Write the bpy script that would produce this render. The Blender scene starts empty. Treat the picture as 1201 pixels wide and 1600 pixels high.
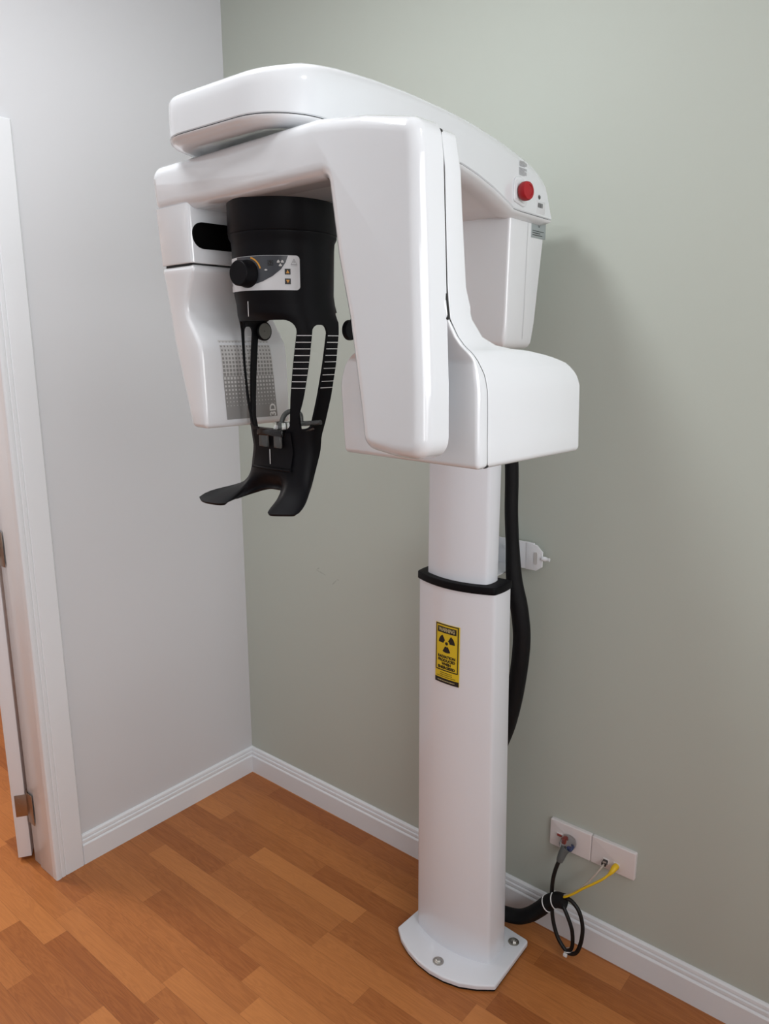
import bpy, bmesh, math, random
from mathutils import Vector, Matrix
S = bpy.context.scene
COL = S.collection
# ------------------------------------------------------------------ camera
CAM = Vector((2.0026, -1.6454, 1.5496))
YAW, PITCH, ROLL, FPX = 2.2616, -0.2175, -0.0007, 1170.13
fw = Vector((math.cos(PITCH)*math.cos(YAW), math.cos(PITCH)*math.sin(YAW), math.sin(PITCH)))
rt = fw.cross(Vector((0, 0, 1))).normalized(); up = rt.cross(fw)
rt, up = (math.cos(ROLL)*rt + math.sin(ROLL)*up), (-math.sin(ROLL)*rt + math.cos(ROLL)*up)
cd = bpy.data.cameras.new('camera'); cam = bpy.data.objects.new('camera', cd); COL.objects.link(cam)
cd.sensor_fit = 'VERTICAL'; cd.sensor_height = 36; cd.lens = FPX/1600*36; cd.clip_start = .05
m = Matrix((rt, up, -fw)).transposed().to_4x4(); m.translation = CAM; cam.matrix_world = m
S.camera = cam
# ------------------------------------------------------------------ light and exposure
S.view_settings.view_transform = 'Standard'; S.view_settings.look = 'None'
S.view_settings.gamma = 1; S.view_settings.use_curve_mapping = False
S.view_settings.exposure = 0.04
w = bpy.data.worlds.new('world'); S.world = w; w.use_nodes = True
w.node_tree.nodes['Background'].inputs[0].default_value = (.8, .87, 1, 1)
w.node_tree.nodes['Background'].inputs[1].default_value = .4
def area(name, loc, target, sx, sy, power, col, shape='RECTANGLE', spread=180):
    d = bpy.data.lights.new(name, 'AREA'); d.shape = shape; d.size = sx; d.size_y = sy; d.energy = power; d.color = col
    d.spread = math.radians(spread)
    o = bpy.data.objects.new(name, d); COL.objects.link(o); o.location = loc
    o.rotation_euler = (Vector(target)-Vector(loc)).to_track_quat('-Z', 'Y').to_euler()
    return o
LC = (.985, 1, 1.015)
area('ceiling_lamp', (.87, -1.30, 2.64), (.87, -1.30, 0), .22, .22, 4.2, LC, 'DISK')
area('ceiling_lamp', (.85, -.90, 2.64), (.85, -.90, 0), .26, .26, 8.4, LC, 'DISK')
area('ceiling_lamp', (2.6, -.8, 2.64), (2.6, -.8, 0), .25, .25, 2.4, LC, 'DISK')
area('window_and_fill', (3.38, -1.2, 1.55), (0, -1.0, 1.3), 1.5, 1.3, 13, LC)
area('window_and_fill', (3.37, -1.3, 1.95), (0, -1.3, 2.15), 1.5, 1.1, 11.5, LC, 'RECTANGLE', 120)  # extra light added in the same window, tilted up to brighten the upper walls
area('window_and_fill', (3.36, -2.2, 1.5), (.5, -.3, 1.3), 1.2, 1.3, 8, LC, 'RECTANGLE', 130)  # added fill from the right, no known window behind it
area('window_and_fill', (1.0, -3.05, 1.5), (1.0, 0, 1.3), 1.4, 1.4, 1.8, LC)  # fill added behind the camera to brighten the column front
area('hall_lamp', (-1.3, -1.3, 2.5), (-1.3, -1.3, 0), .5, .5, 36, (1, .97, .93))

# ------------------------------------------------------------------ materials
def mat(name, col, rough=.5, metal=0, coat=0, trans=0, ior=1.5, spec=.5):
    m = bpy.data.materials.new(name); m.use_nodes = True
    b = m.node_tree.nodes['Principled BSDF']
    b.inputs['Base Color'].default_value = (*col, 1); b.inputs['Roughness'].default_value = rough
    b.inputs['Metallic'].default_value = metal; b.inputs['Coat Weight'].default_value = coat
    b.inputs['Coat Roughness'].default_value = .04
    b.inputs['Transmission Weight'].default_value = trans; b.inputs['IOR'].default_value = ior
    b.inputs['Specular IOR Level'].default_value = spec
    return m
class NT:
    def __init__(s, m): s.t = m.node_tree; s.b = s.t.nodes['Principled BSDF']
    def n(s, typ, **k):
        x = s.t.nodes.new(typ)
        for a, v in k.items(): setattr(x, a, v)
        return x
    def link(s, a, b): s.t.links.new(a, b)
    def math(s, op, a, b=None, c=None):
        x = s.n('ShaderNodeMath', operation=op)
        for i, v in enumerate((a, b, c)):
            if v is None: continue
            if isinstance(v, (int, float)): x.inputs[i].default_value = v
            else: s.link(v, x.inputs[i])
        return x.outputs[0]
    def mix(s, f, a, b):
        x = s.n('ShaderNodeMix', data_type='RGBA')
        for i, v in ((0, f), (6, a), (7, b)):
            if isinstance(v, (int, float)): x.inputs[i].default_value = v
            elif isinstance(v, tuple): x.inputs[i].default_value = (*v, 1)
            else: s.link(v, x.inputs[i])
        return x.outputs[2]
def noise_bump(m, scale, strength, dist=.001):
    t = NT(m); tc = t.n('ShaderNodeTexCoord'); no = t.n('ShaderNodeTexNoise'); no.inputs['Scale'].default_value = scale
    no.inputs['Detail'].default_value = 3
    t.link(tc.outputs['Object'], no.inputs['Vector'])
    bp = t.n('ShaderNodeBump'); bp.inputs['Strength'].default_value = strength; bp.inputs['Distance'].default_value = dist
    t.link(no.outputs[0], bp.inputs['Height']); t.link(bp.outputs[0], t.b.inputs['Normal'])
    return m
M = {}
M['white'] = mat('glossy_white_plastic', (.745, .77, .80), .14, coat=.9)
M['white_metal'] = mat('white_powder_coat', (.80, .825, .88), .26, coat=.5)
M['housing'] = mat('satin_white_plastic', (.76, .775, .80), .22, coat=.6)
M['black'] = noise_bump(mat('matt_black_plastic', (.004, .004, .0055), .5, spec=.13), 900, .1, .0004)
M['rubber'] = mat('black_rubber', (.004, .004, .004), .7, spec=.2)
M['gap'] = mat('shadow_gap_filler', (.02, .02, .02), .9)
M['slot'] = mat('black_slot', (.001, .001, .001), .8, spec=.05)
M['sleeve'] = noise_bump(mat('braided_sleeve', (.003, .003, .004), .6, spec=.25), 700, .8, .001)
M['black_cord'] = mat('black_cord', (.004, .004, .004), .45, spec=.35)
M['red'] = mat('red_button', (.36, .004, .010), .5)
M['yellow_sticker'] = mat('yellow_sticker', (.72, .52, .02), .45)
M['ink'] = mat('black_ink', (.008, .008, .008), .5)
M['cream'] = mat('cream_ink', (.55, .48, .25), .5)
M['white_ink'] = mat('white_ink', (.8, .8, .8), .5)
M['grey_ink'] = mat('grey_ink', (.32, .32, .33), .5)
M['pale_ink'] = mat('pale_grey_ink', (.56, .55, .54), .5)
M['silver'] = mat('silver_label', (.36, .40, .41), .4, metal=.3)
M['panel_white'] = mat('membrane_white', (.66, .67, .69), .35)
M['panel_dark'] = mat('membrane_slate', (.045, .05, .06), .3)
M['orange'] = mat('orange_ink', (.65, .30, .04), .5)
M['steel'] = mat('steel', (.45, .44, .42), .3, metal=1)
M['brushed'] = mat('brushed_hinge', (.36, .30, .25), .38, metal=1)
M['clear'] = mat('clear_acrylic', (.93, .96, .96), .04, trans=1, ior=1.46)
M['smoke'] = mat('smoked_acrylic', (.16, .17, .17), .15, trans=.6, ior=1.4)
M['pad'] = mat('grey_pad', (.16, .16, .145), .4)
M['trim'] = mat('trim_gloss_paint', (.77, .79, .82), .3, coat=.2)
M['door'] = mat('door_paint', (.78, .77, .79), .35)
M['plate'] = mat('outlet_plastic', (.74, .70, .70), .3, coat=.3)
M['grey_plug'] = mat('grey_plug', (.10, .11, .11), .5)
M['yellow_cable'] = mat('yellow_cable', (.78, .50, .01), .4)
M['beige_cable'] = mat('beige_cable', (.48, .42, .36), .45)
M['blue'] = mat('blue_wire', (.02, .06, .2), .4)
M['brownred'] = mat('red_wire', (.30, .04, .03), .4)
M['tie'] = mat('white_tie', (.8, .8, .8), .3)
M['hall_wall'] = mat('hall_wall_paint', (.75, .62, .56), .8)
M['ceiling'] = mat('ceiling_paint', (.85, .85, .84), .9)
def wall_mat(name, col, scuff=False):
    m = mat(name, col, .55, spec=.35); t = NT(m)
    tc = t.n('ShaderNodeTexCoord'); no = t.n('ShaderNodeTexNoise'); no.inputs['Scale'].default_value = 260
    t.link(tc.outputs['Object'], no.inputs['Vector'])
    bp = t.n('ShaderNodeBump'); bp.inputs['Strength'].default_value = .12; bp.inputs['Distance'].default_value = .0006
    t.link(no.outputs[0], bp.inputs['Height']); t.link(bp.outputs[0], t.b.inputs['Normal'])
    if scuff:
        sp = t.n('ShaderNodeSeparateXYZ'); t.link(tc.outputs['Object'], sp.inputs[0])
        n2 = t.n('ShaderNodeTexNoise'); n2.inputs['Scale'].default_value = 120; t.link(tc.outputs['Object'], n2.inputs['Vector'])
        fac = None
        for (cx, cz, rx, rz, sl) in ((.378, .842, .022, .0022, -.25), (.436, .820, .010, .003, .9), (.452, .832, .004, .002, 0), (.366, .853, .006, .002, .5)):
            dx = t.math('SUBTRACT', sp.outputs[0], cx)
            dz = t.math('SUBTRACT', t.math('SUBTRACT', sp.outputs[2], cz), t.math('MULTIPLY', dx, sl))
            d = t.math('ADD', t.math('POWER', t.math('DIVIDE', dx, rx), 2), t.math('POWER', t.math('DIVIDE', dz, rz), 2))
            k = t.math('LESS_THAN', d, 1)
            fac = k if fac is None else t.math('MAXIMUM', fac, k)
        fac = t.math('MULTIPLY', fac, t.math('MULTIPLY', n2.outputs[0], .75))
        t.link(t.mix(fac, col, tuple(c*.55 for c in col)), t.b.inputs['Base Color'])
    return m
M['wall_white'] = wall_mat('white_wall_paint', (.645, .655, .68))
M['wall_green'] = wall_mat('sage_wall_paint', (.485, .523, .473), True)
def floor_mat():
    m = mat('laminate_floor', (.5, .25, .1), .33, spec=.4); t = NT(m)
    tc = t.n('ShaderNodeTexCoord'); sp = t.n('ShaderNodeSeparateXYZ'); t.link(tc.outputs['Object'], sp.inputs[0])
    X, Y = sp.outputs[0], sp.outputs[1]
    yy = t.math('DIVIDE', t.math('ADD', Y, 9.621), .064)
    row = t.math('FLOOR', yy); fy = t.math('FRACT', yy)
    wn = t.n('ShaderNodeTexWhiteNoise', noise_dimensions='1D'); t.link(row, wn.inputs['W'])
    xx = t.math('DIVIDE', t.math('ADD', X, t.math('MULTIPLY', wn.outputs['Value'], .43)), .43)
    xx = t.math('ADD', xx, 20)
    pl = t.math('FLOOR', xx); fx = t.math('FRACT', xx)
    cv = t.n('ShaderNodeCombineXYZ'); t.link(row, cv.inputs[0]); t.link(pl, cv.inputs[1])
    w2 = t.n('ShaderNodeTexWhiteNoise', noise_dimensions='3D'); t.link(cv.outputs[0], w2.inputs['Vector'])
    r = w2.outputs['Value']
    # grain: stretched noise, shifted per strip
    gv = t.n('ShaderNodeCombineXYZ')
    t.link(t.math('MULTIPLY', X, 2.2), gv.inputs[0]); t.link(t.math('MULTIPLY', Y, 26), gv.inputs[1]); t.link(t.math('MULTIPLY', r, 60), gv.inputs[2])
    g1 = t.n('ShaderNodeTexNoise'); g1.inputs['Scale'].default_value = 1.5; g1.inputs['Detail'].default_value = 4; g1.inputs['Distortion'].default_value = .9
    t.link(gv.outputs[0], g1.inputs['Vector'])
    rings = t.math('FRACT', t.math('MULTIPLY', g1.outputs[0], 9))
    rings = t.math('MULTIPLY', t.math('ABSOLUTE', t.math('SUBTRACT', rings, .5)), 2)
    gv2 = t.n('ShaderNodeCombineXYZ')
    t.link(t.math('MULTIPLY', X, 14), gv2.inputs[0]); t.link(t.math('MULTIPLY', Y, 420), gv2.inputs[1]); t.link(t.math('MULTIPLY', r, 60), gv2.inputs[2])
    g2 = t.n('ShaderNodeTexNoise'); g2.inputs['Scale'].default_value = 1; g2.inputs['Detail'].default_value = 2
    t.link(gv2.outputs[0], g2.inputs['Vector'])
    base = t.mix(t.math('POWER', r, 1.3), FLOOR_A, FLOOR_B)
    gr = t.math('MULTIPLY', t.math('ADD', t.math('MULTIPLY', rings, .55), t.math('MULTIPLY', g2.outputs[0], .6)), t.math('ADD', t.math('MULTIPLY', r, .5), .22))
    c = t.mix(gr, base, FLOOR_C)
    e1 = t.math('LESS_THAN', t.math('MINIMUM', fy, t.math('SUBTRACT', 1, fy)), .010)
    e2 = t.math('LESS_THAN', fx, .0022)
    edge = t.math('MULTIPLY', t.math('MAXIMUM', e1, e2), .35)
    c = t.mix(edge, c, (.10, .035, .012))
    t.link(c, t.b.inputs['Base Color'])
    bp = t.n('ShaderNodeBump'); bp.inputs['Strength'].default_value = .15; bp.inputs['Distance'].default_value = .0004
    t.link(t.math('SUBTRACT', g2.outputs[0], edge), bp.inputs['Height']); t.link(bp.outputs[0], t.b.inputs['Normal'])
    return m
FLOOR_A, FLOOR_B, FLOOR_C = (.56, .215, .062), (.37, .120, .030), (.20, .055, .013)
M['floor'] = floor_mat()

# ------------------------------------------------------------------ mesh helpers
def finish(bm, name, material, parent=None, ang=38):
    bmesh.ops.remove_doubles(bm, verts=bm.verts, dist=1e-6)
    bmesh.ops.recalc_face_normals(bm, faces=bm.faces)
    for f in bm.faces: f.smooth = True
    lim = math.radians(ang)
    for e in bm.edges:
        if len(e.link_faces) != 2 or e.calc_face_angle(0) > lim: e.smooth = False
    me = bpy.data.meshes.new(name); bm.to_mesh(me); bm.free()
    o = bpy.data.objects.new(name, me); COL.objects.link(o)
    me.materials.append(M[material] if isinstance(material, str) else material)
    if parent: attach(o, parent)
    return o
def world_loc(p):
    v = p.location.copy()
    return v if p.parent is None else v   # part meshes carry world coordinates with zero location
def attach(o, parent):
    o.parent = parent
    root = parent
    while root.parent: root = root.parent
    if parent is root: o.matrix_parent_inverse = Matrix.Translation(-root.location)
def loft(rings, bm=None, cap=True):
    bm = bm or bmesh.new()
    vs = [[bm.verts.new(p) for p in r] for r in rings]
    n = len(vs[0])
    for a, b in zip(vs, vs[1:]):
        for i in range(n):
            j = (i+1) % n
            try: bm.faces.new((a[i], a[j], b[j], b[i]))
            except ValueError: pass
    if cap:
        bm.faces.new(vs[0][::-1]); bm.faces.new(vs[-1])
    return bm
def rrect(u0, u1, v0, v1, r, n=5):
    rb, rf = r if isinstance(r, tuple) else (r, r)      # back (v1) and front (v0) corner radii
    lim = min((u1-u0)*.49, (v1-v0)*.49); rb, rf = min(rb, lim), min(rf, lim)
    out = []
    for cx, cy, a0, r in ((u1-rb, v1-rb, 0, rb), (u0+rb, v1-rb, 90, rb), (u0+rf, v0+rf, 180, rf), (u1-rf, v0+rf, 270, rf)):
        for k in range(n+1):
            a = math.radians(a0+90*k/n); out.append((cx+r*math.cos(a), cy+r*math.sin(a)))
    return out
def lerp(tab, z):
    if z <= tab[0][0]: return tab[0][1]
    for (a, x), (b, y) in zip(tab, tab[1:]):
        if z <= b: return x+(y-x)*(z-a)/(b-a)
    return tab[-1][1]
def stack(levels, T=lambda p: p, edge=.01, n=5, top=True, bot=True, en=4):
    """levels: list of (z,u0,u1,v0,v1,r) bottom to top, ends rounded by edge"""
    rings = []
    def ring(l, ins, z):
        _, u0, u1, v0, v1, r = l
        return [T((x, y, z)) for x, y in rrect(u0+ins, u1-ins, v0+ins, v1-ins, tuple(max(q-ins, .0006) for q in (r if isinstance(r, tuple) else (r, r))), n)]
    if bot:
        for k in range(en):
            a = math.pi/2*k/en; rings.append(ring(levels[0], edge*(1-math.sin(a)), levels[0][0]+edge*(1-math.cos(a))))
        levels = [(levels[0][0]+edge,)+tuple(levels[0][1:])]+list(levels[1:])
    if top:
        L = levels[-1]; levels = list(levels[:-1])+[(L[0]-edge,)+tuple(L[1:])]
    for l in levels: rings.append(ring(l, 0, l[0]))
    if top:
        for k in range(1, en+1):
            a = math.pi/2*k/en; rings.append(ring(L, edge*(1-math.cos(a)), L[0]-edge+edge*math.sin(a)))
    return rings
def box(bm, x0, x1, y0, y1, z0, z1, r=.001, T=lambda p: p):
    e = min(r, (z1-z0)*.45)
    loft(stack([(z0, x0, x1, y0, y1, max(r, .0004)), (z1, x0, x1, y0, y1, max(r, .0004))], T, e, n=3, en=2), bm)
    return bm
def round_poly(pts, n=6):
    """pts: (x,y,r) -> polygon with rounded corners"""
    out = []; N = len(pts)
    for i in range(N):
        p = Vector(pts[i][:2]); r = pts[i][2] if len(pts[i]) > 2 else 0
        a = Vector(pts[i-1][:2])-p; b = Vector(pts[(i+1) % N][:2])-p
        if r <= 0: out.append((p.x, p.y)); continue
        la, lb = a.length, b.length; a.normalize(); b.normalize()
        th = math.acos(max(-1, min(1, a.dot(b)))); d = r/math.tan(th/2)
        d = min(d, la*.49, lb*.49); r = d*math.tan(th/2)
        c = p+(a+b).normalized()*(r/math.sin(th/2))
        s, e = p+a*d, p+b*d
        a0 = math.atan2(s.y-c.y, s.x-c.x); a1 = math.atan2(e.y-c.y, e.x-c.x)
        da = (a1-a0+math.pi) % (2*math.pi)-math.pi
        for k in range(n+1):
            t = a0+da*k/n; out.append((c.x+r*math.cos(t), c.y+r*math.sin(t)))
    return out
def offset(poly, d):
    N = len(poly); A = sum(poly[i-1][0]*poly[i][1]-poly[i][0]*poly[i-1][1] for i in range(N))
    s = 1 if A > 0 else -1; out = []
    for i in range(N):
        p = Vector(poly[i]); a = p-Vector(poly[i-1]); b = Vector(poly[(i+1) % N])-p
        if a.length < 1e-9: a = b
        if b.length < 1e-9: b = a
        a.normalize(); b.normalize()
        na = Vector((-a.y, a.x))*s; nb = Vector((-b.y, b.x))*s; m_ = na+nb
        if m_.length < 1e-6: m_ = na
        m_.normalize(); k = 1/max(.5, m_.dot(na)); q = p+m_*d*k; out.append((q.x, q.y))
    return out
def prism(poly, d0, d1, T, r0=0, r1=0, n=5, bm=None):
    """extrude poly between depths d0<d1 with rounded rims; T maps (a,b,depth)"""
    rings = []
    if r0 > 0:
        for k in range(n):
            a = math.pi/2*k/n; rings.append(([*offset(poly, r0*(1-math.sin(a)))], d0+r0*(1-math.cos(a))))
    rings.append((poly, d0+r0)); rings.append((poly, d1-r1))
    if r1 > 0:
        for k in range(1, n+1):
            a = math.pi/2*k/n; rings.append((offset(poly, r1*(1-math.cos(a))), d1-r1+r1*math.sin(a)))
    return loft([[T((x, y, d)) for x, y in p] for p, d in rings], bm)
def crom(P, k=8):
    P = [Vector(p) for p in P]; P = [2*P[0]-P[1]]+P+[2*P[-1]-P[-2]]; out = []
    for i in range(1, len(P)-2):
        a, b, c, d = P[i-1:i+3]
        for j in range(k):
            t = j/k; out.append(.5*((2*b)+(c-a)*t+(2*a-5*b+4*c-d)*t*t+(3*b-a-3*c+d)*t**3))
    out.append(P[-2]); return out
def tube(P, r, bm=None, k=8, n=12, smooth=True, flat=1, fdir=None):
    pts = crom(P, k) if smooth else [Vector(p) for p in P]
    N = len(pts); rings = []; nrm = None
    for i, p in enumerate(pts):
        t = (pts[min(i+1, N-1)]-pts[max(i-1, 0)]).normalized()
        if nrm is None:
            nrm = t.orthogonal().normalized()
            if fdir is not None: nrm = (Vector(fdir)-t*t.dot(Vector(fdir))).normalized()
        nrm = (nrm-t*nrm.dot(t)).normalized(); bn = t.cross(nrm)
        rr = r(i/(N-1)) if callable(r) else r
        rings.append([p+nrm*math.cos(2*math.pi*j/n)*rr+bn*math.sin(2*math.pi*j/n)*rr*flat for j in range(n)])
    return loft(rings, bm)
def lathe(prof, origin, axis, bm=None, n=32):
    """prof: (radius, height) along axis"""
    ax = Vector(axis).normalized(); a = ax.orthogonal().normalized(); b = ax.cross(a); o = Vector(origin)
    return loft([[o+ax*h+(a*math.cos(2*math.pi*j/n)+b*math.sin(2*math.pi*j/n))*max(r, 1e-5) for j in range(n)] for r, h in prof], bm)
def tag(o, label=None, cat=None, group=None, kind=None):
    if label: o['label'] = label
    if cat: o['category'] = cat
    if group: o['group'] = group
    if kind: o['kind'] = kind
    return o
def empty(name, loc, label, cat):
    o = bpy.data.objects.new(name, None); COL.objects.link(o); o.location = loc; o.empty_display_size = .05
    return tag(o, label, cat)
def text(body, size, name, material, T, parent, width=None, align='CENTER', bold=0.0, th=.0003):
    c = bpy.data.curves.new('t', 'FONT'); c.body = body; c.size = size; c.align_x = align; c.align_y = 'CENTER'
    c.extrude = 0; c.offset = bold; c.resolution_u = 3
    o = bpy.data.objects.new('t', c); COL.objects.link(o)
    dg = bpy.context.evaluated_depsgraph_get(); me = bpy.data.meshes.new_from_object(o.evaluated_get(dg))
    bpy.data.objects.remove(o)
    bm = bmesh.new(); bm.from_mesh(me)
    xs = [v.co.x for v in bm.verts]; k = 1
    if width and xs: k = width/(max(xs)-min(xs))
    for v in bm.verts: v.co = T(v.co.x*k, v.co.y)
    me2 = bpy.data.meshes.new(name); bm.to_mesh(me2); bm.free()
    ob = bpy.data.objects.new(name, me2); COL.objects.link(ob); me2.materials.append(M[material]); 
    if parent: attach(ob, parent)
    return ob
def flat(poly, T, name, material, parent, bm=None):
    b = bm or bmesh.new(); b.faces.new([b.verts.new(T(x, y)) for x, y in poly])
    if bm is None: return finish(b, name, material, parent)

# ------------------------------------------------------------------ setting
def slab(name, x0, x1, y0, y1, z0, z1, material):
    bm = bmesh.new(); bmesh.ops.create_cube(bm, size=1)
    for v in bm.verts: v.co = ((x0+x1)/2+v.co.x*(x1-x0), (y0+y1)/2+v.co.y*(y1-y0), (z0+z1)/2+v.co.z*(z1-z0))
    return tag(finish(bm, name, material), kind='structure')
H = 2.7
slab('floor', -2.6, 3.5, -3.2, .9, -.05, 0, 'floor')
slab('ceiling', -2.6, 3.5, -3.2, .9, H, H+.05, 'ceiling')
slab('wall_back', 0, 3.5, 0, .12, 0, H, 'wall_green')
slab('wall_right', 3.4, 3.5, -3.2, 0, 0, H, 'wall_white')
slab('wall_front', -2.6, 3.5, -3.2, -3.1, 0, H, 'wall_white')
# wall with the doorway: three pieces in one mesh
YJ = -.774
bm = bmesh.new()
for (a0, a1, z0, z1) in ((YJ+.012, .12, 0, H), (-3.1, YJ-.86, 0, H), (YJ-.86, YJ+.012, 2.06, H)):
    b2 = bmesh.ops.create_cube(bm, size=1)
    for v in b2['verts']: v.co = (-.06+v.co.x*.12, (a0+a1)/2+v.co.y*(a1-a0), (z0+z1)/2+v.co.z*(z1-z0))
tag(finish(bm, 'wall_left', 'wall_white'), kind='structure')
slab('wall_hall', -2.6, -2.5, -3.1, .9, 0, H, 'hall_wall')
slab('wall_hall_end', -2.5, -.12, .8, .9, 0, H, 'hall_wall')
def skirt_prof(s=1, h=.0948, t=.016):
    return [(0, 0), (t, 0), (t, .063), (t-.0015, .0655), (t-.005, .067), (t-.005, .069), (t-.0035, .072), (t-.004, .0785),
            (t-.0085, .080), (t-.0085, .082), (t-.007, .0845), (t-.008, .0905), (t-.0115, .0940), (t-.014, h), (0, h)]
def run(prof, name, A, B, out, material='trim', mA=0, mB=0, kind='structure'):
    """sweep profile (d,z) from A to B; d along out; mitre extents mA/mB (shift along run per d)"""
    A, B, out = Vector(A), Vector(B), Vector(out); t = (B-A).normalized()
    rings = [[A+out*d+Vector((0, 0, z))+t*d*mA for d, z in prof], [B+out*d+Vector((0, 0, z))+t*d*mB for d, z in prof]]
    return tag(finish(loft(rings), name, material, ang=20), kind=kind)
run(skirt_prof(), 'baseboard_back', (0, 0, 0), (3.4, 0, 0), (0, -1, 0), mA=1)
run(skirt_prof(), 'baseboard_left', (0, 0, 0), (0, -.6828, 0), (1, 0, 0), mA=1)
run(skirt_prof(), 'baseboard_hall', (-2.5, .8, 0), (-2.5, -3.1, 0), (1, 0, 0))
# architrave around the doorway (vertical run near the corner, head, far side), profile across y
arch = [(0, 0), (.0, .013), (.004, .0165), (.045, .0175), (.058, .0175), (.0605, .0155), (.063, .0180), (.071, .0185), (.0735, .0165), (.076, .0190), (.083, .0205), (.0885, .0205), (.0905, .0190), (.0915, .0165), (.0915, 0)]
y_out = -.6825
bm = bmesh.new(); ZT = 2.098
loft([[Vector((x, y_out-s, 0)) for s, x in arch], [Vector((x, y_out-s, ZT-s)) for s, x in arch]], bm)
y_o2 = YJ-.84-.0915
loft([[Vector((x, y_out-s, ZT-s)) for s, x in arch], [Vector((x, y_o2+s, ZT-s)) for s, x in arch]], bm)
loft([[Vector((x, y_o2+s, ZT-s)) for s, x in arch], [Vector((x, y_o2+s, 0)) for s, x in arch]], bm)
tag(finish(bm, 'trim_1', 'trim', ang=.5), kind='structure')
# jamb lining with door stop rebate
bm = bmesh.new()
box(bm, -.122, .0, YJ+.004, YJ+.013, 0, ZT-.09, .001)
box(bm, -.078, .001, YJ, YJ+.012, 0, ZT-.09, .001)
box(bm, -.122, .003, YJ-.84-.02, YJ-.84, 0, ZT-.09, .001)
box(bm, -.122, .003, YJ-.84, YJ, ZT-.092, ZT-.07, .001)
tag(finish(bm, 'trim_2', 'trim'), kind='structure')
# open door seen on its hinge edge
hx, hy = -.1345, -.7735
ev = Vector((-.0215, -.0325, 0)).normalized(); dv = Vector((-ev.y*-1, 0, 0))
dv = Vector((ev.y, -ev.x, 0)).normalized()      # slab runs away behind the wall
if dv.x > 0: dv = -dv
DT = lambda p: Vector((hx, hy, 0))+ev*p[1]+dv*p[0]+Vector((0, 0, p[2]))
bm = bmesh.new(); box(bm, 0, .78, 0, .038, .012, 2.03, .0012, DT)
door = tag(finish(bm, 'door_1', 'door'), kind='structure')
for hz in (.188, 1.0, 1.83):
    bm = bmesh.new()
    box(bm, -.0014, .0002, -.006, .030, hz-.036, hz+.036, .0004, DT)
    for q in (-.018, .006, .024):
        lathe([(.0032, 0), (.0032, .0006), (.001, .0009)], DT((-.0012, .019, hz+q)), -dv, bm, 12)
    lathe([(.0055, 0), (.0055, .100)], Vector((hx+.012, hy+.004, hz-.05)), (0, 0, 1), bm, 14)
    box(bm, -.1215, -.085, YJ-.0022, YJ-.0003, hz-.05, hz+.05, .0003)
    finish(bm, 'hinge', 'brushed', door)

# ------------------------------------------------------------------ the x-ray machine
mach = empty('dental_x_ray_machine', (1.065, -.2, 0), 'tall glossy white dental panoramic x-ray machine on a telescopic column with black head support', 'x-ray machine')
def arc_outline(x0, x1, yf, yb, bulge, r=.006, side=.004, n=18):
    """column section: bulged front (towards -y), slightly bulged sides, flat back"""
    pts = []
    for i in range(n+1):
        t = i/n; x = x0+(x1-x0)*t; pts.append((x, yf-bulge*(1-(2*t-1)**2)))
    for i in range(1, 8):
        t = i/8; pts.append((x1+side*math.sin(math.pi*t), yf+(yb-yf)*t))
    pts += [(x1, yb), (x0, yb)]
    for i in range(1, 8):
        t = 1-i/8; pts.append((x0-side*math.sin(math.pi*t), yf+(yb-yf)*t))
    # round the two sharp front corners
    def rc(P, idx, r):
        a, p, b = Vector(P[idx-1]), Vector(P[idx]), Vector(P[(idx+1) % len(P)])
        ua, ub = (a-p), (b-p); d = min(r, ua.length*.9, ub.length*.9)
        s, e = p+ua.normalized()*d, p+ub.normalized()*d
        return [tuple((1-t)**2*s+2*t*(1-t)*p+t*t*e) for t in (0, .25, .5, .75, 1)]
    out = []
    for i, p in enumerate(pts):
        if i in (0, n, n+8, n+9): out += rc(pts, i, r)
        else: out.append(p)
    return out
P3 = lambda p: Vector(p)
# base
bout = round_poly([(.925, -.286, .006), (.958, -.313, 0), (.995, -.331, 0), (1.035, -.343, 0), (1.075, -.3475, 0), (1.115, -.344, 0), (1.155, -.333, 0), (1.193, -.312, 0), (1.2285, -.284, .006),
                   (1.221, -.104, .010), (1.147, -.098, 0), (1.0, -.098, 0), (.932, -.104, .010)], 5)
finish(prism(offset(bout, .002), 0, .006, P3), 'base_gasket', 'rubber', mach)
base = finish(prism(bout, .006, .0185, P3, .001, .004), 'base_plate', 'white_metal', mach)
for bx, by in ((1.077, -.312), (1.193, -.134), (.955, -.134)):
    bm = lathe([(.0140, .0183), (.0140, .0200), (.0130, .0206), (.0098, .0206)], (bx, by, 0), (0, 0, 1), n=24)
    lathe([(.0085, .0204), (.0085, .0235), (.0055, .0262), (.0030, .0266)], (bx, by, 0), (0, 0, 1), bm, 6)
    lathe([(.0052, .0262), (.0052, .0285), (.0035, .0290)], (bx, by, 0), (0, 0, 1), bm, 16)
    finish(bm, 'anchor_bolt', 'steel', base)
# outer column
rings = []
for z in (.018, .3, .6, .9, 1.002):
    k = z; rings.append([Vector((x, y, z)) for x, y in arc_outline(.9555-.002*k, 1.181-.0145*k, -.238-.006*k, -.158-.012*k, .026)])
outer = finish(loft(rings), 'outer_column', 'white_metal', mach)
ocol = arc_outline(.9505, 1.169, -.247, -.170, .028)
finish(prism(ocol, 1.0, 1.0175, P3, .001, .002, 3), 'column_collar', 'black', mach)
icol = arc_outline(.9745, 1.1405, -.238, -.186, .019)
icol2 = arc_outline(.9745, 1.1405, -.225, -.180, .004)
finish(loft([[Vector((x, y, z)) for x, y in (icol if z < 1.5 else icol2)] for z in (1.017, 1.3, 1.485, 1.505, 1.6)]), 'inner_column', 'white_metal', mach)
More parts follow.
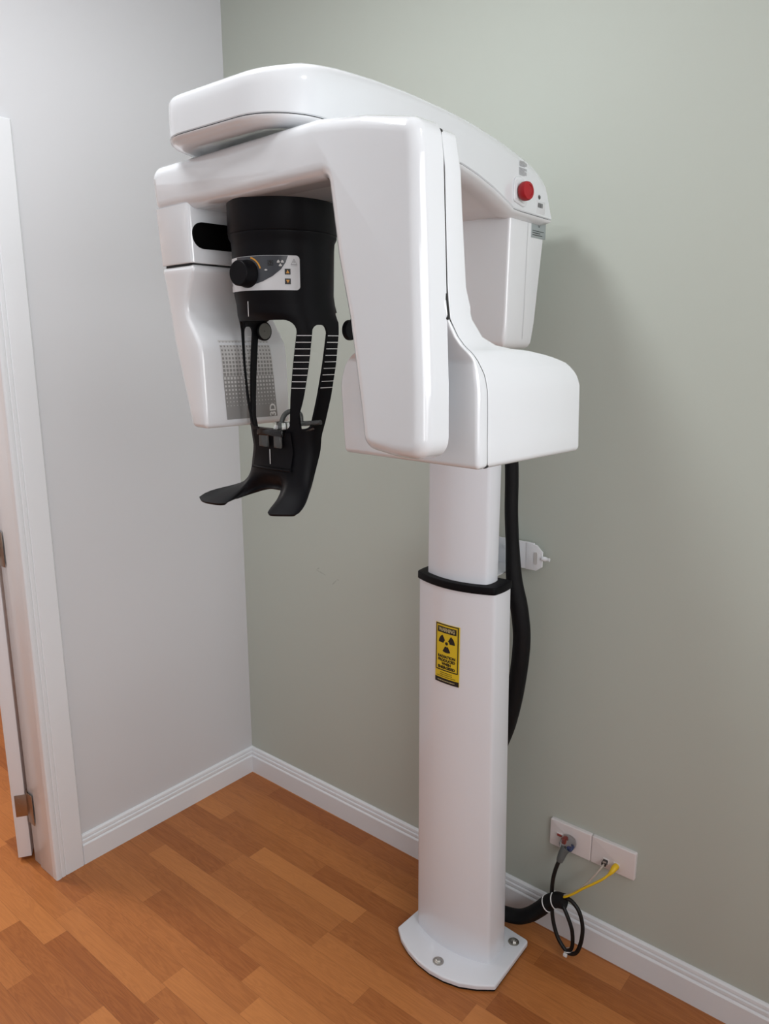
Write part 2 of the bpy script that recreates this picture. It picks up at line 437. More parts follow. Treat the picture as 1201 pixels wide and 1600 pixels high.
# warning sticker, following the bulged front
def front_y(x): t = (x-.954)/(1.170-.954); return -.2438-.026*(1-(2*t-1)**2)
LX0, LX1, LZ0, LZ1 = 1.0225, 1.0915, .7605, .9105
def LT(off):
    return lambda x, z: Vector((x, front_y(x)-off, z))
def strip(x0, x1, z0, z1, off, bm, n=10):
    T = LT(off)
    vs = [[bm.verts.new(T(x0+(x1-x0)*i/n, z)) for i in range(n+1)] for z in (z0, z1)]
    for i in range(n): bm.faces.new((vs[0][i], vs[0][i+1], vs[1][i+1], vs[1][i]))
bm = bmesh.new()
rings = []
for off in (-.001, .0006):
    T = LT(off); n = 10
    rings.append([T(LX0+(LX1-LX0)*i/n, LZ0) for i in range(n+1)]+[T(LX1-(LX1-LX0)*i/n, LZ1) for i in range(n+1)])
vs = [[bm.verts.new(p) for p in r] for r in rings]; n2 = len(vs[0])
for i in range(n2): bm.faces.new((vs[0][i], vs[0][(i+1) % n2], vs[1][(i+1) % n2], vs[1][i]))
for i in range(10): bm.faces.new((vs[1][i], vs[1][i+1], vs[1][n2-2-i], vs[1][n2-1-i]))
lab = finish(bm, 'warning_label', 'yellow_sticker', outer); lab['label'] = 'yellow and black radiation warning sticker'
bm = bmesh.new(); W = LX1-LX0
zb = LZ1-.1185
for (x0, x1, z0, z1) in ((LX0+.001, LX1-.0025, LZ1-.0035, LZ1-.0008), (LX0+.001, LX1-.0025, zb, zb+.0027), (LX0+.001, LX0+.0037, zb, LZ1-.0008), (LX1-.0052, LX1-.0025, zb, LZ1-.0008),
                         (LX0+.0065, LX1-.0085, LZ1-.0225, LZ1-.0075), (LX0, LX1, LZ0, LZ0+.0125)):
    strip(x0, x1, z0, z1, .0009, bm)
cx = (LX0+LX1)/2-.001; cz = LZ1-.048
def sector(a0, a1, r0, r1, T, bm, n=8):
    A = [(r0*math.cos(math.radians(a0+(a1-a0)*i/n)), r0*math.sin(math.radians(a0+(a1-a0)*i/n))) for i in range(n+1)]
    B = [(r1*math.cos(math.radians(a0+(a1-a0)*i/n)), r1*math.sin(math.radians(a0+(a1-a0)*i/n))) for i in range(n+1)]
    va = [bm.verts.new(T(*p)) for p in A]; vb = [bm.verts.new(T(*p)) for p in B]
    for i in range(n): bm.faces.new((va[i], va[i+1], vb[i+1], vb[i]))
TT = lambda a, b: LT(.0009)(cx+a, cz+b)
for a in (30, 150, 270): sector(a-30+1, a+30-1, .0085, .0235, TT, bm)
bm.faces.new([bm.verts.new(TT(.0042*math.cos(k*math.pi/8), .0042*math.sin(k*math.pi/8))) for k in range(16)])
finish(bm, 'warning_symbol', 'ink', outer)
def ltext(s, zc, size, width, material, bold=.0004, off=.0012):
    text(s, size, 'lettering', material, lambda a, b: LT(off)(cx+a, zc+b), outer, width=width, bold=bold)
ltext('WARNING', LZ1-.015, .0125, .046, 'cream', .0004, .0013)
for i, (s, wd) in enumerate((('RADIATION', .050), ('PRODUCED', .050), ('WHEN', .027), ('ENERGISED', .050))):
    ltext(s, LZ1-.0825-i*.0092, .0094, wd, 'ink', .0005)
# the small print is too fine to read in place: rows of tiny dashes
def dashes(zc, width, h, material, seed):
    random.seed(seed); bm = bmesh.new(); x = cx-width/2
    while x < cx+width/2-.001:
        l = random.uniform(.0012, .0036); strip(x, min(x+l, cx+width/2), zc-h/2, zc+h/2, .0013, bm, 2); x += l+.0009
    finish(bm, 'small_print', material, outer)
for i, wd in enumerate((.033, .036, .056)): dashes(LZ1-.1235-i*.0048, wd, .0016, 'ink', i)
dashes(LZ0+.0062, .050, .0022, 'cream', 9)

# wall bracket
bm = bmesh.new()
box(bm, 1.03, 1.142, -.020, -.016, 1.002, 1.072, .001)
box(bm, 1.03, 1.036, -.188, -.016, 1.002, 1.072, .001)
box(bm, 1.03, 1.10, -.188, -.018, 1.002, 1.006, .001)
T = lambda p: Vector((p[0], p[2], p[1]))
prism(round_poly([(1.12, 1.002, 0), (1.150, 1.002, 0), (1.166, 1.014, 0), (1.166, 1.052, 0), (1.150, 1.067, 0), (1.12, 1.072, 0)]), -.021, -.0165, T, .0008, .0008, 2, bm)
br = finish(bm, 'wall_bracket', 'trim', mach)
bm = lathe([(.006, 0), (.006, .010), (.0045, .012), (.0045, .02)], (1.165, -.019, 1.036), (1, -.0, 0), n=14)
finish(bm, 'bracket_screw', 'white', br)
bm = lathe([(.0065, -.003), (.0065, .001), (.003, .003)], (1.060, -.022, 1.052), (0, -1, 0), None, 10)
finish(bm, 'bracket_screw', 'white', br)
bm = bmesh.new(); prism(round_poly([(1.143, 1.018, .004), (1.153, 1.018, .004), (1.153, 1.050, .004), (1.143, 1.050, .004)], 3), -.0222, -.0209, T, bm=bm)
finish(bm, 'bracket_slot', 'pale_ink', br)
# hose clipped behind the column
hose_pts = [(1.080, -.135, 1.60), (1.092, -.10, 1.541), (1.103, -.095, 1.40), (1.108, -.085, 1.26), (1.111, -.085, 1.16), (1.118, -.085, 1.07), (1.129, -.090, .99), (1.148, -.090, .91),
            (1.155, -.088, .83), (1.144, -.087, .71), (1.122, -.085, .60), (1.09, -.085, .50), (1.07, -.085, .40)]
hose = finish(tube(hose_pts, lambda t: .0165+.0055*min(1, max(0, (t-.40)/.15)), k=10, n=16, flat=.9), 'cable_sleeve', 'sleeve', mach)
hose['label'] = 'black braided sleeve behind the column'

# top housing block at the rear
def blk(v0, v1, umin, umax, name):
    lv = [(1.545, umin+.004, umax-.004, v0, v1, .012), (1.60, umin+.001, umax-.001, v0, v1+.001, .010), (1.70, umin, umax, v0, v1, .008), (1.875, umin, umax, v0, v1, .008)]
    return lv
SY = -.166
b = []
bm = loft(stack([(1.543, .949, 1.167, -.238, -.118, .009), (1.60, .947, 1.169, -.238, -.113, .008), (1.81, .945, 1.172, -.238, -.088, .008), (1.87, .945, 1.172, -.238, -.085, .008)], edge=.022, top=False))
hb = finish(bm, 'head_block', 'housing', mach)
bm = bmesh.new(); vs = [[bm.verts.new((x+.0003, SY+dy, z)) for dy in (-.0004, .0004)] for x, z in ((1.1675, 1.565), (1.169, 1.60), (1.172, 1.81))]
for a_, b_ in zip(vs, vs[1:]): bm.faces.new((a_[0], a_[1], b_[1], b_[0]))
finish(bm, 'head_block_seam', 'grey_ink', hb)
# rating plate
RP = lambda a, b_, off=.0008: Vector((1.172+off, a, b_))
bm = bmesh.new(); box(bm, 1.1715, 1.1728, -.151, -.089, 1.7765, 1.8105, .0003); rp = finish(bm, 'rating_plate', 'silver', mach); rp['label'] = 'small grey metal rating plate'
bm = bmesh.new()
for k in range(3): strip_z = 1.790-k*.0042; flat([(-.148, strip_z), (-.148+(.050, .034, .044)[k], strip_z), (-.148+(.050, .034, .044)[k], strip_z+.0014), (-.148, strip_z+.0014)], lambda a, c: RP(a, c, .0012), '', '', None, bm)
sector(0, 359, .0022, .0036, lambda a, c: RP(-.120+a, 1.8025+c, .0012), bm, 20)
finish(bm, 'plate_print', 'ink', hb)

# overhead arm
XL, XR, YF, YB = .882, 1.1905, -.885, -.098
half = []
cxm = (XL+XR)/2
loop = []
for i in range(27): loop.append((XR, YB+(-.79-YB)*i/26))
rr = .088
for k in range(1, 13):
    a = math.pi/2*k/12; loop.append((XR-rr+rr*math.cos(a), -.797-rr*math.sin(a)))
nh = len(loop)
loopL = [(2*cxm-x, y) for x, y in loop[::-1]]
loop = loop+loopL
ztab = [(-.90, 1.925), (-.88, 1.930), (-.83, 1.938), (-.757, 1.948), (-.68, 1.953), (-.59, 1.955), (-.49, 1.953), (-.40, 1.948), (-.294, 1.936), (-.20, 1.920), (-.14, 1.907), (-.098, 1.892)]
btab = [(-.90, 1.869), (-.45, 1.870), (-.397, 1.861), (-.331, 1.8445), (-.285, 1.829), (-.262, 1.819), (-.24, 1.817), (-.098, 1.815)]
def bring(ins, t, dz=0, top=True):
    poly = offset(loop, ins) if ins else loop
    out = []
    for (x, y), (x0, y0) in zip(poly, loop):
        zt, zb_ = lerp(ztab, y0), lerp(btab, y0)
        lean = max(0, (y0+.25)/.152)**2*.040*t
        out.append(Vector((x, y-lean, zb_+(zt-zb_)*t+dz)))
    return out
rings = [bring(.002, 0, .0), bring(0, .02), bring(0, .3), bring(0, .6), bring(.0005, .80), bring(.003, .90), bring(.008, .965), bring(.015, 1.0), bring(.028, 1.0, .0025), bring(.032, 1.0, .0035), bring(.036, 1.0, .0065), bring(.055, 1.0, .010), bring(.08, 1.0, .012)]
bm = bmesh.new()
vs = [[bm.verts.new(p) for p in r] for r in rings]; n = len(loop)
for a_, b_ in zip(vs, vs[1:]):
    for i in range(n): bm.faces.new((a_[i], a_[(i+1) % n], b_[(i+1) % n], b_[i]))
for i in range(nh-1): bm.faces.new((vs[-1][i], vs[-1][i+1], vs[-1][n-2-i], vs[-1][n-1-i]))
arm = finish(bm, 'overhead_arm', 'white', mach)
# lower tray of the arm, below a thin dark seam
rings = [bring(.006, 0, .004), bring(.006, 0, -.0013)]
bm = bmesh.new()
def closed(rings, bm):
    vs = [[bm.verts.new(p) for p in r] for r in rings]
    for a_, b_ in zip(vs, vs[1:]):
        for i in range(n): bm.faces.new((a_[i], a_[(i+1) % n], b_[(i+1) % n], b_[i]))
    for q in (0, -1):
        for i in range(nh-1): bm.faces.new((vs[q][i], vs[q][i+1], vs[q][n-2-i], vs[q][n-1-i]))
closed([bring(.006, 0, .004), bring(.006, 0, -.003)], bm); finish(bm, 'arm_seam', 'gap', mach)
bm = bmesh.new()
closed([bring(.004, 0, -.0012), bring(.0005, 0, -.0016), bring(.001, 0, -.0035), bring(.006, 0, -.0075), bring(.016, 0, -.0115), bring(.030, 0, -.013), bring(.045, 0, -.010), bring(.060, 0, -.0085)], bm)
finish(bm, 'arm_underside', 'housing', mach)

# emergency stop
ex, ey, ez = XR, -.240, 1.850
PX = lambda d: (lambda p: Vector((ex+p[2], p[0], p[1])))
bm = bmesh.new()
outl = round_poly([(ey-.024, ez-.018, .007), (ey+.028, ez-.028, .014), (ey+.030, ez+.010, .020), (ey+.006, ez+.030, .016), (ey-.024, ez+.026, .012)], 6)
prism(outl, -.002, .0035, PX(0), 0, .002, 3, bm)
prism(offset(outl, .0055), .001, .0045, PX(0), 0, .001, 2, bm)
es = finish(bm, 'stop_button_surround', 'white', mach)
bm = lathe([(.009, 0), (.010, .004), (.0165, .006), (.0182, .010), (.0182, .017), (.0165, .021), (.011, .0225), (.0105, .0215), (.004, .0225)], (ex+.003, ey, ez), (1, -.12, .05), n=28)
eb = finish(bm, 'emergency_stop_button', 'red', es); eb['label'] = 'red mushroom emergency stop button'
# printed instructions and small stickers on the arm
bm = bmesh.new()
random.seed(4)
for k in range(13):
    z = 1.9085-k*.0021
    if k in (5,): continue
    y1 = -.213 if k % 4 else -.222
    flat([(-.243, z), (y1, z), (y1, z+.0011), (-.243, z+.0011)], lambda a, c: Vector((XR+.0006, a, c)), '', '', None, bm)
finish(bm, 'instruction_print', 'grey_ink', arm)
bm = bmesh.new(); box(bm, XR-.0005, XR+.0006, -.166, -.130, 1.821, 1.8455, .0003); st = finish(bm, 'serial_sticker', 'panel_white', arm)
bm = bmesh.new()
for k in range(9): flat([(-.163+k*.0024, 1.8325), (-.163+k*.0024+(.0014 if k % 3 else .0008), 1.8325), (-.163+k*.0024+(.0014 if k % 3 else .0008), 1.8415), (-.163+k*.0024, 1.8415)], lambda a, c: Vector((XR+.001, a, c)), '', '', None, bm)
sector(100, 420, .0025, .0045, lambda a, c: Vector((XR+.001, -.157+a, 1.853+c)), bm, 20)
flat([(-.1585, 1.8515), (-.1555, 1.8515), (-.1555, 1.8545), (-.1585, 1.8545)], lambda a, c: Vector((XR+.001, a, c)), '', '', None, bm)
finish(bm, 'sticker_print', 'ink', arm)

# ------------------------------------------------------------------ rotating gantry, local frame (u,v,z)
AX, AY, GA = 1.06, -.763, math.radians(4.2)
EX = Vector((math.cos(GA), -math.sin(GA), 0)); EY = Vector((math.sin(GA), math.cos(GA), 0))
GK, GX, GY = .983, 1.0760, -.7780        # rotating gantry scaled down about the camera: factor, then its shifted axis
def G(p): return Vector((GX, GY, 0))+(EX*p[0]+EY*p[1])*GK+Vector((0, 0, 1.5496+(p[2]-1.5496)*GK))
GP = lambda p: G((p[0], p[2], p[1]))      # (u,z,depth v)
VF = -.078
fpoly = round_poly([(-.262, 1.7775, .0225), (.187, 1.7755, .012), (.2045, 1.671, .08), (.2265, 1.585, .05), (.247, 1.464, .05), (.2545, 1.409, .0235),
                    (.315, 1.4015, 0), (.3745, 1.401, .028), (.3725, 1.50, .1), (.366, 1.62, .1), (.3575, 1.784, .05), (.3515, 1.8235, .024),
                    (.257, 1.8435, .08), (.165, 1.855, .06), (-.273, 1.857, .024)], 6)
bm = prism(fpoly, VF, -.0285, GP, .0205, 0, 7)
rpoly = round_poly([(-.262, 1.7775, .0225), (.19, 1.7755, 0), (.19, 1.852, 0), (.165, 1.855, .06), (-.273, 1.857, .024)], 6)
prism(rpoly, -.0285, .112, GP, 0, .02, 5, bm)
vmaxT = [(1.385, .271), (1.49, .269), (1.503, .264), (1.515, .252), (1.526, .232), (1.536, .19), (1.5435, .14), (1.5465, .10), (1.551, .07), (1.562, .045), (1.585, .026), (1.626, .015), (1.72, .010), (1.82, .006)]
umaxT = [(1.385, .4035), (1.49, .401), (1.505, .399), (1.519, .3965), (1.53, .3935), (1.538, .3905), (1.5435, .387), (1.5465, .384), (1.551, .3805), (1.562, .3755), (1.585, .3715), (1.62, .3668), (1.72, .3614), (1.784, .3582), (1.82, .3520)]
uminT = [(1.385, .137), (1.49, .131), (1.505, .134), (1.519, .140), (1.53, .150), (1.538, .165), (1.5435, .18), (1.5465, .19), (1.551, .20), (1.562, .215), (1.585, .226), (1.671, .206), (1.77, .19), (1.82, .19)]
seamT = [(1.385, .0215), (1.455, .0213), (1.49, .0205), (1.51, .018), (1.53, .008), (1.55, -.005), (1.57, -.018), (1.585, -.0255), (1.61, -.0260), (1.82, -.0260)]
facT = [(1.385, .0), (1.53, -.002), (1.55, -.014), (1.57, -.026), (1.62, -.04)]
zs = [1.385, 1.42, 1.455, 1.475, 1.49, 1.498, 1.505, 1.512, 1.519, 1.525, 1.530, 1.534, 1.538, 1.541, 1.5435, 1.545, 1.5465, 1.5485, 1.551, 1.556, 1.562, 1.572, 1.585, 1.593, 1.601, 1.608, 1.626, 1.67, 1.72, 1.77, 1.8175]
# front slice carrying the flared facet
lv = [(z, lerp(uminT, z), lerp(umaxT, z)-(.0014 if z > 1.58 else 0), lerp(facT, z), lerp(seamT, z)-.0018, (.0008, .0075)) for z in zs if z <= 1.61]
bm2 = loft(stack(lv, G, edge=.008, n=5, top=False), bm)
arm_c = finish(bm, 'rotating_arm', 'white', mach)
arm_c['label'] = 'rotating C-shaped arm with a wide front panel'
lv = [(z, lerp(uminT, z), lerp(umaxT, z), lerp(seamT, z), lerp(vmaxT, z), (.0045 if z > 1.6 else .0085, .0008)) for z in zs]
# keep the rear corners softly rounded
finish(loft(stack(lv, G, edge=.009, n=4)), 'tube_head_cover', 'white', mach)['label'] = 'rear cover of the x-ray tube head'
bm = bmesh.new()
lv = [(z, lerp(uminT, z)+.0013, lerp(umaxT, z)-.0013, lerp(seamT, z)-.005, lerp(seamT, z)+.004, .001) for z in zs]
loft(stack(lv, G, edge=.004, n=2), bm); finish(bm, 'tube_head_seam', 'gap', mach)

# detector side
uL = [(1.40, -.174), (1.411, -.176), (1.49, -.199), (1.54, -.2135), (1.565, -.221), (1.60, -.2275), (1.687, -.2465), (1.80, -.264)]
uR = [(1.40, -.130), (1.53, -.1345), (1.553, -.138), (1.575, -.153), (1.597, -.170), (1.615, -.174), (1.64, -.166), (1.665, -.152), (1.687, -.148), (1.80, -.158)]
zz = [1.408, 1.44, 1.48, 1.52, 1.535, 1.545, 1.555, 1.565, 1.575, 1.585, 1.597, 1.606, 1.615, 1.63, 1.645, 1.66, 1.672, 1.6865]
rings = []
lv = [(z, lerp(uL, z), lerp(uR, z), VF, .112, .007) for z in zz]
det = finish(loft(stack(lv, G, edge=.009, n=4)), 'detector_housing', 'housing', mach)
bm = loft(stack([(1.6885, lerp(uL, 1.6885), lerp(uR, 1.6885), VF, .112, .007), (1.785, lerp(uL, 1.78), lerp(uR, 1.78), VF+.002, .112, .007)], G, edge=.002, n=4, top=False))
dn = finish(bm, 'detector_neck', 'white', mach)
bm = bmesh.new(); loft(stack([(1.68, -.240, -.155, VF+.004, .108, .004), (1.695, -.240, -.155, VF+.004, .108, .004)], G, edge=.001, n=2), bm); finish(bm, 'detector_seam', 'gap', mach)
# vertical seam on the front face of the detector
bm = bmesh.new()
pts = [G((lerp(uL, z)+.007, VF-.0002, z)) for z in (1.415, 1.5, 1.565, 1.6, 1.66, 1.684)]
tube(pts, .0006, bm, 4, 6); finish(bm, 'detector_groove', 'pale_ink', det)
# black slot on the inner face of the neck
sp_ = round_poly([(-.072, 1.7125, .020), (.09, 1.7125, .001), (.09, 1.7555, .001), (-.072, 1.7555, .020)], 8)
bm = prism(sp_, -.1575, -.1465, lambda p: G((p[2]+(p[1]-1.735)*-.08, p[0], p[1])), 0, .001, 2)
finish(bm, 'laser_slot', 'slot', dn)['label'] = 'black rounded slot'
# dotted grey panel with 3D lettering
uS = -.1295
def DP(v, z, off=0):  # slightly leaning inner face
    return G((lerp(uR, z)+.0009+off, v, z))
pm = mat('halftone_print', (.5, .5, .5), .4); t = NT(pm)
uv = t.n('ShaderNodeUVMap'); sp = t.n('ShaderNodeSeparateXYZ'); t.link(uv.outputs[0], sp.inputs[0])
NX, NY = 16, 20
fx = t.math('SUBTRACT', t.math('FRACT', t.math('MULTIPLY', sp.outputs[0], NX)), .5); fy = t.math('SUBTRACT', t.math('FRACT', t.math('MULTIPLY', sp.outputs[1], NY)), .5)
d = t.math('MAXIMUM', t.math('ABSOLUTE', fx), t.math('ABSOLUTE', fy))
tt = t.math('SUBTRACT', 1, t.math('DIVIDE', t.math('FLOOR', t.math('MULTIPLY', sp.outputs[1], NY)), NY-1))
P_L, P_D = (.58, .575, .57), (.27, .265, .26)
up_ = t.mix(t.math('LESS_THAN', d, t.math('ADD', .17, t.math('MULTIPLY', tt, .52))), P_L, P_D)
lo_ = t.mix(t.math('LESS_THAN', d, t.math('SUBTRACT', .60, t.math('MULTIPLY', tt, .58))), P_D, P_L)
c = t.mix(t.math('GREATER_THAN', tt, .46), up_, lo_)
c = t.mix(t.math('GREATER_THAN', tt, .87), c, P_D)
t.link(c, t.b.inputs['Base Color'])
bm = bmesh.new(); uvl = bm.loops.layers.uv.new('uv')
nzz = 10; gridv = []
for j in range(nzz+1):
    row = []
    for k in (0, 1):
        z = 1.4215+(1.5605-1.4215)*j/nzz
        v0 = -.0385+.005*(1-j/nzz); v1 = .0715+.0085*(1-j/nzz)
        row.append((bm.verts.new(DP(v0 if k == 0 else v1, z+(0.002 if k == 1 else 0)*0)), (k, j/nzz)))
    gridv.append(row)
for j in range(nzz):
    f = bm.faces.new((gridv[j][0][0], gridv[j][1][0], gridv[j+1][1][0], gridv[j+1][0][0]))
    for l, u_ in zip(f.loops, (gridv[j][0][1], gridv[j][1][1], gridv[j+1][1][1], gridv[j+1][0][1])): l[uvl].uv = u_
me = bpy.data.meshes.new('dotted_panel'); bm.to_mesh(me); bm.free(); dp = bpy.data.objects.new('dotted_panel', me); COL.objects.link(dp); me.materials.append(pm); attach(dp, det)
dp['label'] = 'grey dotted panel printed 3D'
text('3D', .019, 'lettering', 'white_ink', lambda a, c: DP(.0695-c, 1.4335+a, .0007), det, bold=.0006)

# ------------------------------------------------------------------ hub and face guide
HK, HX, HY = 1.014, 1.0468, -.7506     # head support enlarged about the camera position: factor and the axis it moves to
HEADN = ('hub', 'hood', 'face_guide', 'control_panel', 'temple_arm', 'chin_rest')
def scale_from_cam(o):
    for v in o.data.vertices:
        v.co = Vector((HX+(v.co.x-AX)*HK, HY+(v.co.y-AY)*HK, 1.5496+(v.co.z-1.5496)*HK))
bm = lathe([(.0865, 1.7225), (.0878, 1.7245), (.0878, 1.785)], (AX, AY, 0), (0, 0, 1), n=64)
finish(bm, 'hub', 'black', mach)
lev = [ # z, yc, rx, ry, n
    (1.345, -.775, .072, .030, 2.6), (1.38, -.764, .074, .033, 2.8), (1.405, -.763, .0755, .038, 2.8), (1.43, -.758, .080, .047, 2.8), (1.47, -.752, .0845, .058, 2.8),
    (1.52, -.747, .088, .066, 2.8), (1.57, -.746, .089, .070, 2.7), (1.588, -.750, .087, .074, 2.4), (1.600, -.757, .0835, .0775, 2.15), (1.615, -.760, .0815, .0785, 2.05), (1.63, -.763, .0812, .0805, 2),
    (1.70, -.763, .0825, .0825, 2), (1.712, -.763, .0835, .0835, 2), (1.7185, -.763, .087, .087, 2), (1.722, -.763, .087, .087, 2)]
spanL = [(1.345, 92), (1.39, 90), (1.43, 82.5), (1.50, 86), (1.57, 89.5), (1.592, 102), (1.605, 120)]
spanT = [(1.345, 92), (1.43, 92), (1.52, 95), (1.57, 99), (1.592, 108), (1.605, 120)]
def L(i, z): return lerp([(l[0], l[i]) for l in lev], z)
def MS(s, z, off=0, sp_=None):
    yc, rx, ry, n_ = (L(i, z) for i in range(1, 5)); sp_ = sp_ or lerp(spanT, z)
    a = math.radians(sp_)*s
    if s < 0 and sp_ < 130: a = math.radians(lerp(spanL, z))*s
    sx, cy_ = math.sin(a), math.cos(a)
    x = (rx+off)*math.copysign(abs(sx)**(2/n_), sx); y = -(ry+off)*math.copysign(abs(cy_)**(2/n_), cy_)
    return Vector((AX+x, yc+y, z))
NS = 80
hr = [[MS(-1+2*i/72, z, 0, 180) for i in range(72)] for z in (1.6045, 1.608, 1.615, 1.622, 1.63, 1.64, 1.66, 1.68, 1.70, 1.712, 1.7185, 1.722)]
finish(loft(hr), 'hood', 'black', mach)
Z1 = [1.615, 1.61, 1.605, 1.60, 1.597, 1.594, 1.591, 1.588, 1.584, 1.58]+[1.58-.0094*i for i in range(1, 26)]
rows = [[MS(-1+2*i/NS, z) for i in range(NS+1)] for z in Z1]
top_row = rows[-1]
endr, midr = [], []
ETAB = [(-1, (.909, -.843, 1.287)), (-.93, (.925, -.851, 1.2845)), (-.8, (.956, -.856, 1.285)), (-.6, (.988, -.851, 1.287)), (-.42, (.992, -.826, 1.292)), (-.25, (1.006, -.803, 1.302)), (-.1, (1.037, -.797, 1.312)),
        (0, (1.062, -.797, 1.314)), (.1, (1.074, -.798, 1.312)), (.22, (1.080, -.813, 1.299)), (.32, (1.096, -.845, 1.289)), (.40, (1.108, -.855, 1.286)), (.62, (1.131, -.843, 1.286)), (.84, (1.1445, -.830, 1.286)), (.94, (1.139, -.815, 1.288)), (1, (1.124, -.797, 1.292))]
EC = crom([Vector((b[0], b[1], b[2])) for a, b in ETAB], 12)
EA = [ETAB[i][0]+(ETAB[i+1][0]-ETAB[i][0])*j/12 for i in range(len(ETAB)-1) for j in range(12)]+[1]
def endp(s): return lerp(list(zip(EA, EC)), s)
for i in range(NS+1):
    s = -1+2*i/NS; p0 = rows[-1][i]; p1 = rows[-2][i]; e = endp(s)
    endr.append(e)
NT_ = 10
for k in range(1, NT_+1):
    t_ = k/NT_; r_ = []
    for i in range(NS+1):
        p0 = rows[len(Z1)-1][i]; d = (rows[len(Z1)-1][i]-rows[len(Z1)-2][i]).normalized(); e = endr[i]
        L_ = (e-p0).length
        c1_ = p0+d*L_*.38; c2_ = e+Vector((0, .5, .28)).normalized()*L_*.35
        r_.append((1-t_)**3*p0+3*(1-t_)**2*t_*c1_+3*(1-t_)*t_*t_*c2_+t_**3*e)
    rows.append(r_)
bm = bmesh.new(); vs = [[bm.verts.new(p) for p in r] for r in rows]
for a_, b_ in zip(vs, vs[1:]):
    for i in range(NS): bm.faces.new((a_[i], a_[i+1], b_[i+1], b_[i]))
for f in bm.faces: f.smooth = True
bmesh.ops.recalc_face_normals(bm, faces=bm.faces)
me = bpy.data.meshes.new('face_guide'); bm.to_mesh(me); bm.free()
fg = bpy.data.objects.new('face_guide', me); COL.objects.link(fg); me.materials.append(M['black'])
sol = fg.modifiers.new('s', 'SOLIDIFY'); sol.thickness = .0042; sol.offset = -1; sol.use_even_offset = False
cut = []
def cutter(bm_):
    o = finish(bm_, 'cut', 'black'); cut.append(o)
    b_ = fg.modifiers.new('b', 'BOOLEAN'); b_.operation = 'DIFFERENCE'; b_.object = o; b_.solver = 'EXACT'
XZ = lambda p: Vector((p[0], p[2], p[1])); YZ = lambda p: Vector((p[2], p[0], p[1]))
cutter(prism(round_poly([(AX-.053, 1.4165, .012), (AX+.043, 1.4165, .012), (AX+.0695, 1.5905, .016), (AX-.0755, 1.5905, .016)], 6), -.90, -.772, XZ))
for sx_ in (-1, 1):
    xs = sorted((AX+sx_*.060, AX+sx_*.12))
    sl = {1: [(-.7985, 1.4185, .008), (-.7815, 1.4185, .008), (-.7545, 1.572, .012), (-.758, 1.583, .008), (-.782, 1.583, .011)],
          -1: [(-.7985, 1.4185, .008), (-.7815, 1.4185, .008), (-.7605, 1.572, .012), (-.7635, 1.583, .008), (-.787, 1.583, .011)]}[sx_]
    cutter(prism(round_poly(sl, 6), xs[0], xs[1], YZ))
dg = bpy.context.evaluated_depsgraph_get(); dg.update()
me2 = bpy.data.meshes.new_from_object(fg.evaluated_get(dg)); fg.modifiers.clear(); fg.data = me2; me2.name = 'face_guide'
for o in cut: bpy.data.objects.remove(o)
bm = bmesh.new(); bm.from_mesh(me2)
for f in bm.faces: f.smooth = True
for e in bm.edges:
    e.smooth = not (len(e.link_faces) == 2 and e.calc_face_angle(0) > math.radians(35))
bm.to_mesh(me2); bm.free()
attach(fg, mach); fg['label'] = 'black slotted head support with two flared handles'
# measuring lines on the side bars
def s_at(y, z, side):
    lo, hi = .2, 1.0
    for _ in range(40):
        mid = (lo+hi)/2
        if MS(mid, z).y < y: lo = mid
        else: hi = mid
    return lo*side
for side in (-1, 1):
    for inner in (True, False):
        bm = bmesh.new()
        for k in range(9):
            z = 1.5665-k*.01025
            if inner:
                xw = lerp([(1.4165, .043 if side > 0 else .053), (1.5905, .0695 if side > 0 else .0755)], z)+.0008; lo, hi = .1, .9
                for _ in range(40):
                    mid = (lo+hi)/2
                    if MS(mid, z).x-AX < xw: lo = mid
                    else: hi = mid
                a = lo*side; b_ = s_at(lerp([(1.4185, -.7985), (1.583, -.782 if side > 0 else -.787)], z)-.0005, z, side)
            else:
                a = s_at(lerp([(1.4185, -.7815), (1.572, -.7545 if side > 0 else -.7605)], z)+.0005, z, side); b_ = side*.995
            q = [[bm.verts.new(MS(a+(b_-a)*i/5, z+dz, .0006)) for i in range(6)] for dz in (-.00055, .00055)]
            for i in range(5): bm.faces.new((q[0][i], q[0][i+1], q[1][i+1], q[1][i]))
        finish(bm, 'scale_lines', 'white_ink', fg)
for z0, z1, yy in ((1.596, 1.619, -.8415), (1.357, 1.382, -.8065)):
    bm = bmesh.new(); box(bm, AX-.0006, AX+.0006, yy-.0004, yy+.0004, z0, z1, .0002)
    finish(bm, 'centre_line', 'white_ink', fg)
# recessed plate and ledge at the chin
bm = bmesh.new()
g = []
for z in (1.352, 1.36, 1.38, 1.40, 1.412):
    g.append([Vector((AX+x, MS(0, z).y-.0022+(x/.075)**2*.006, z)) for x in [(-.046+.092*i/10) for i in range(11)]])
v_ = [[bm.verts.new(p) for p in r] for r in g]
for a_, b_ in zip(v_, v_[1:]):
    for i in range(10): bm.faces.new((a_[i], a_[i+1], b_[i+1], b_[i]))
finish(bm, 'chin_plate', 'black', fg)
finish(tube([Vector((AX+x, MS(0, 1.349).y-.003+(x/.075)**2*.008, 1.349)) for x in (-.047, -.03, -.01, .01, .03, .047)], .0022, k=4, n=8), 'chin_ledge', 'black', fg)

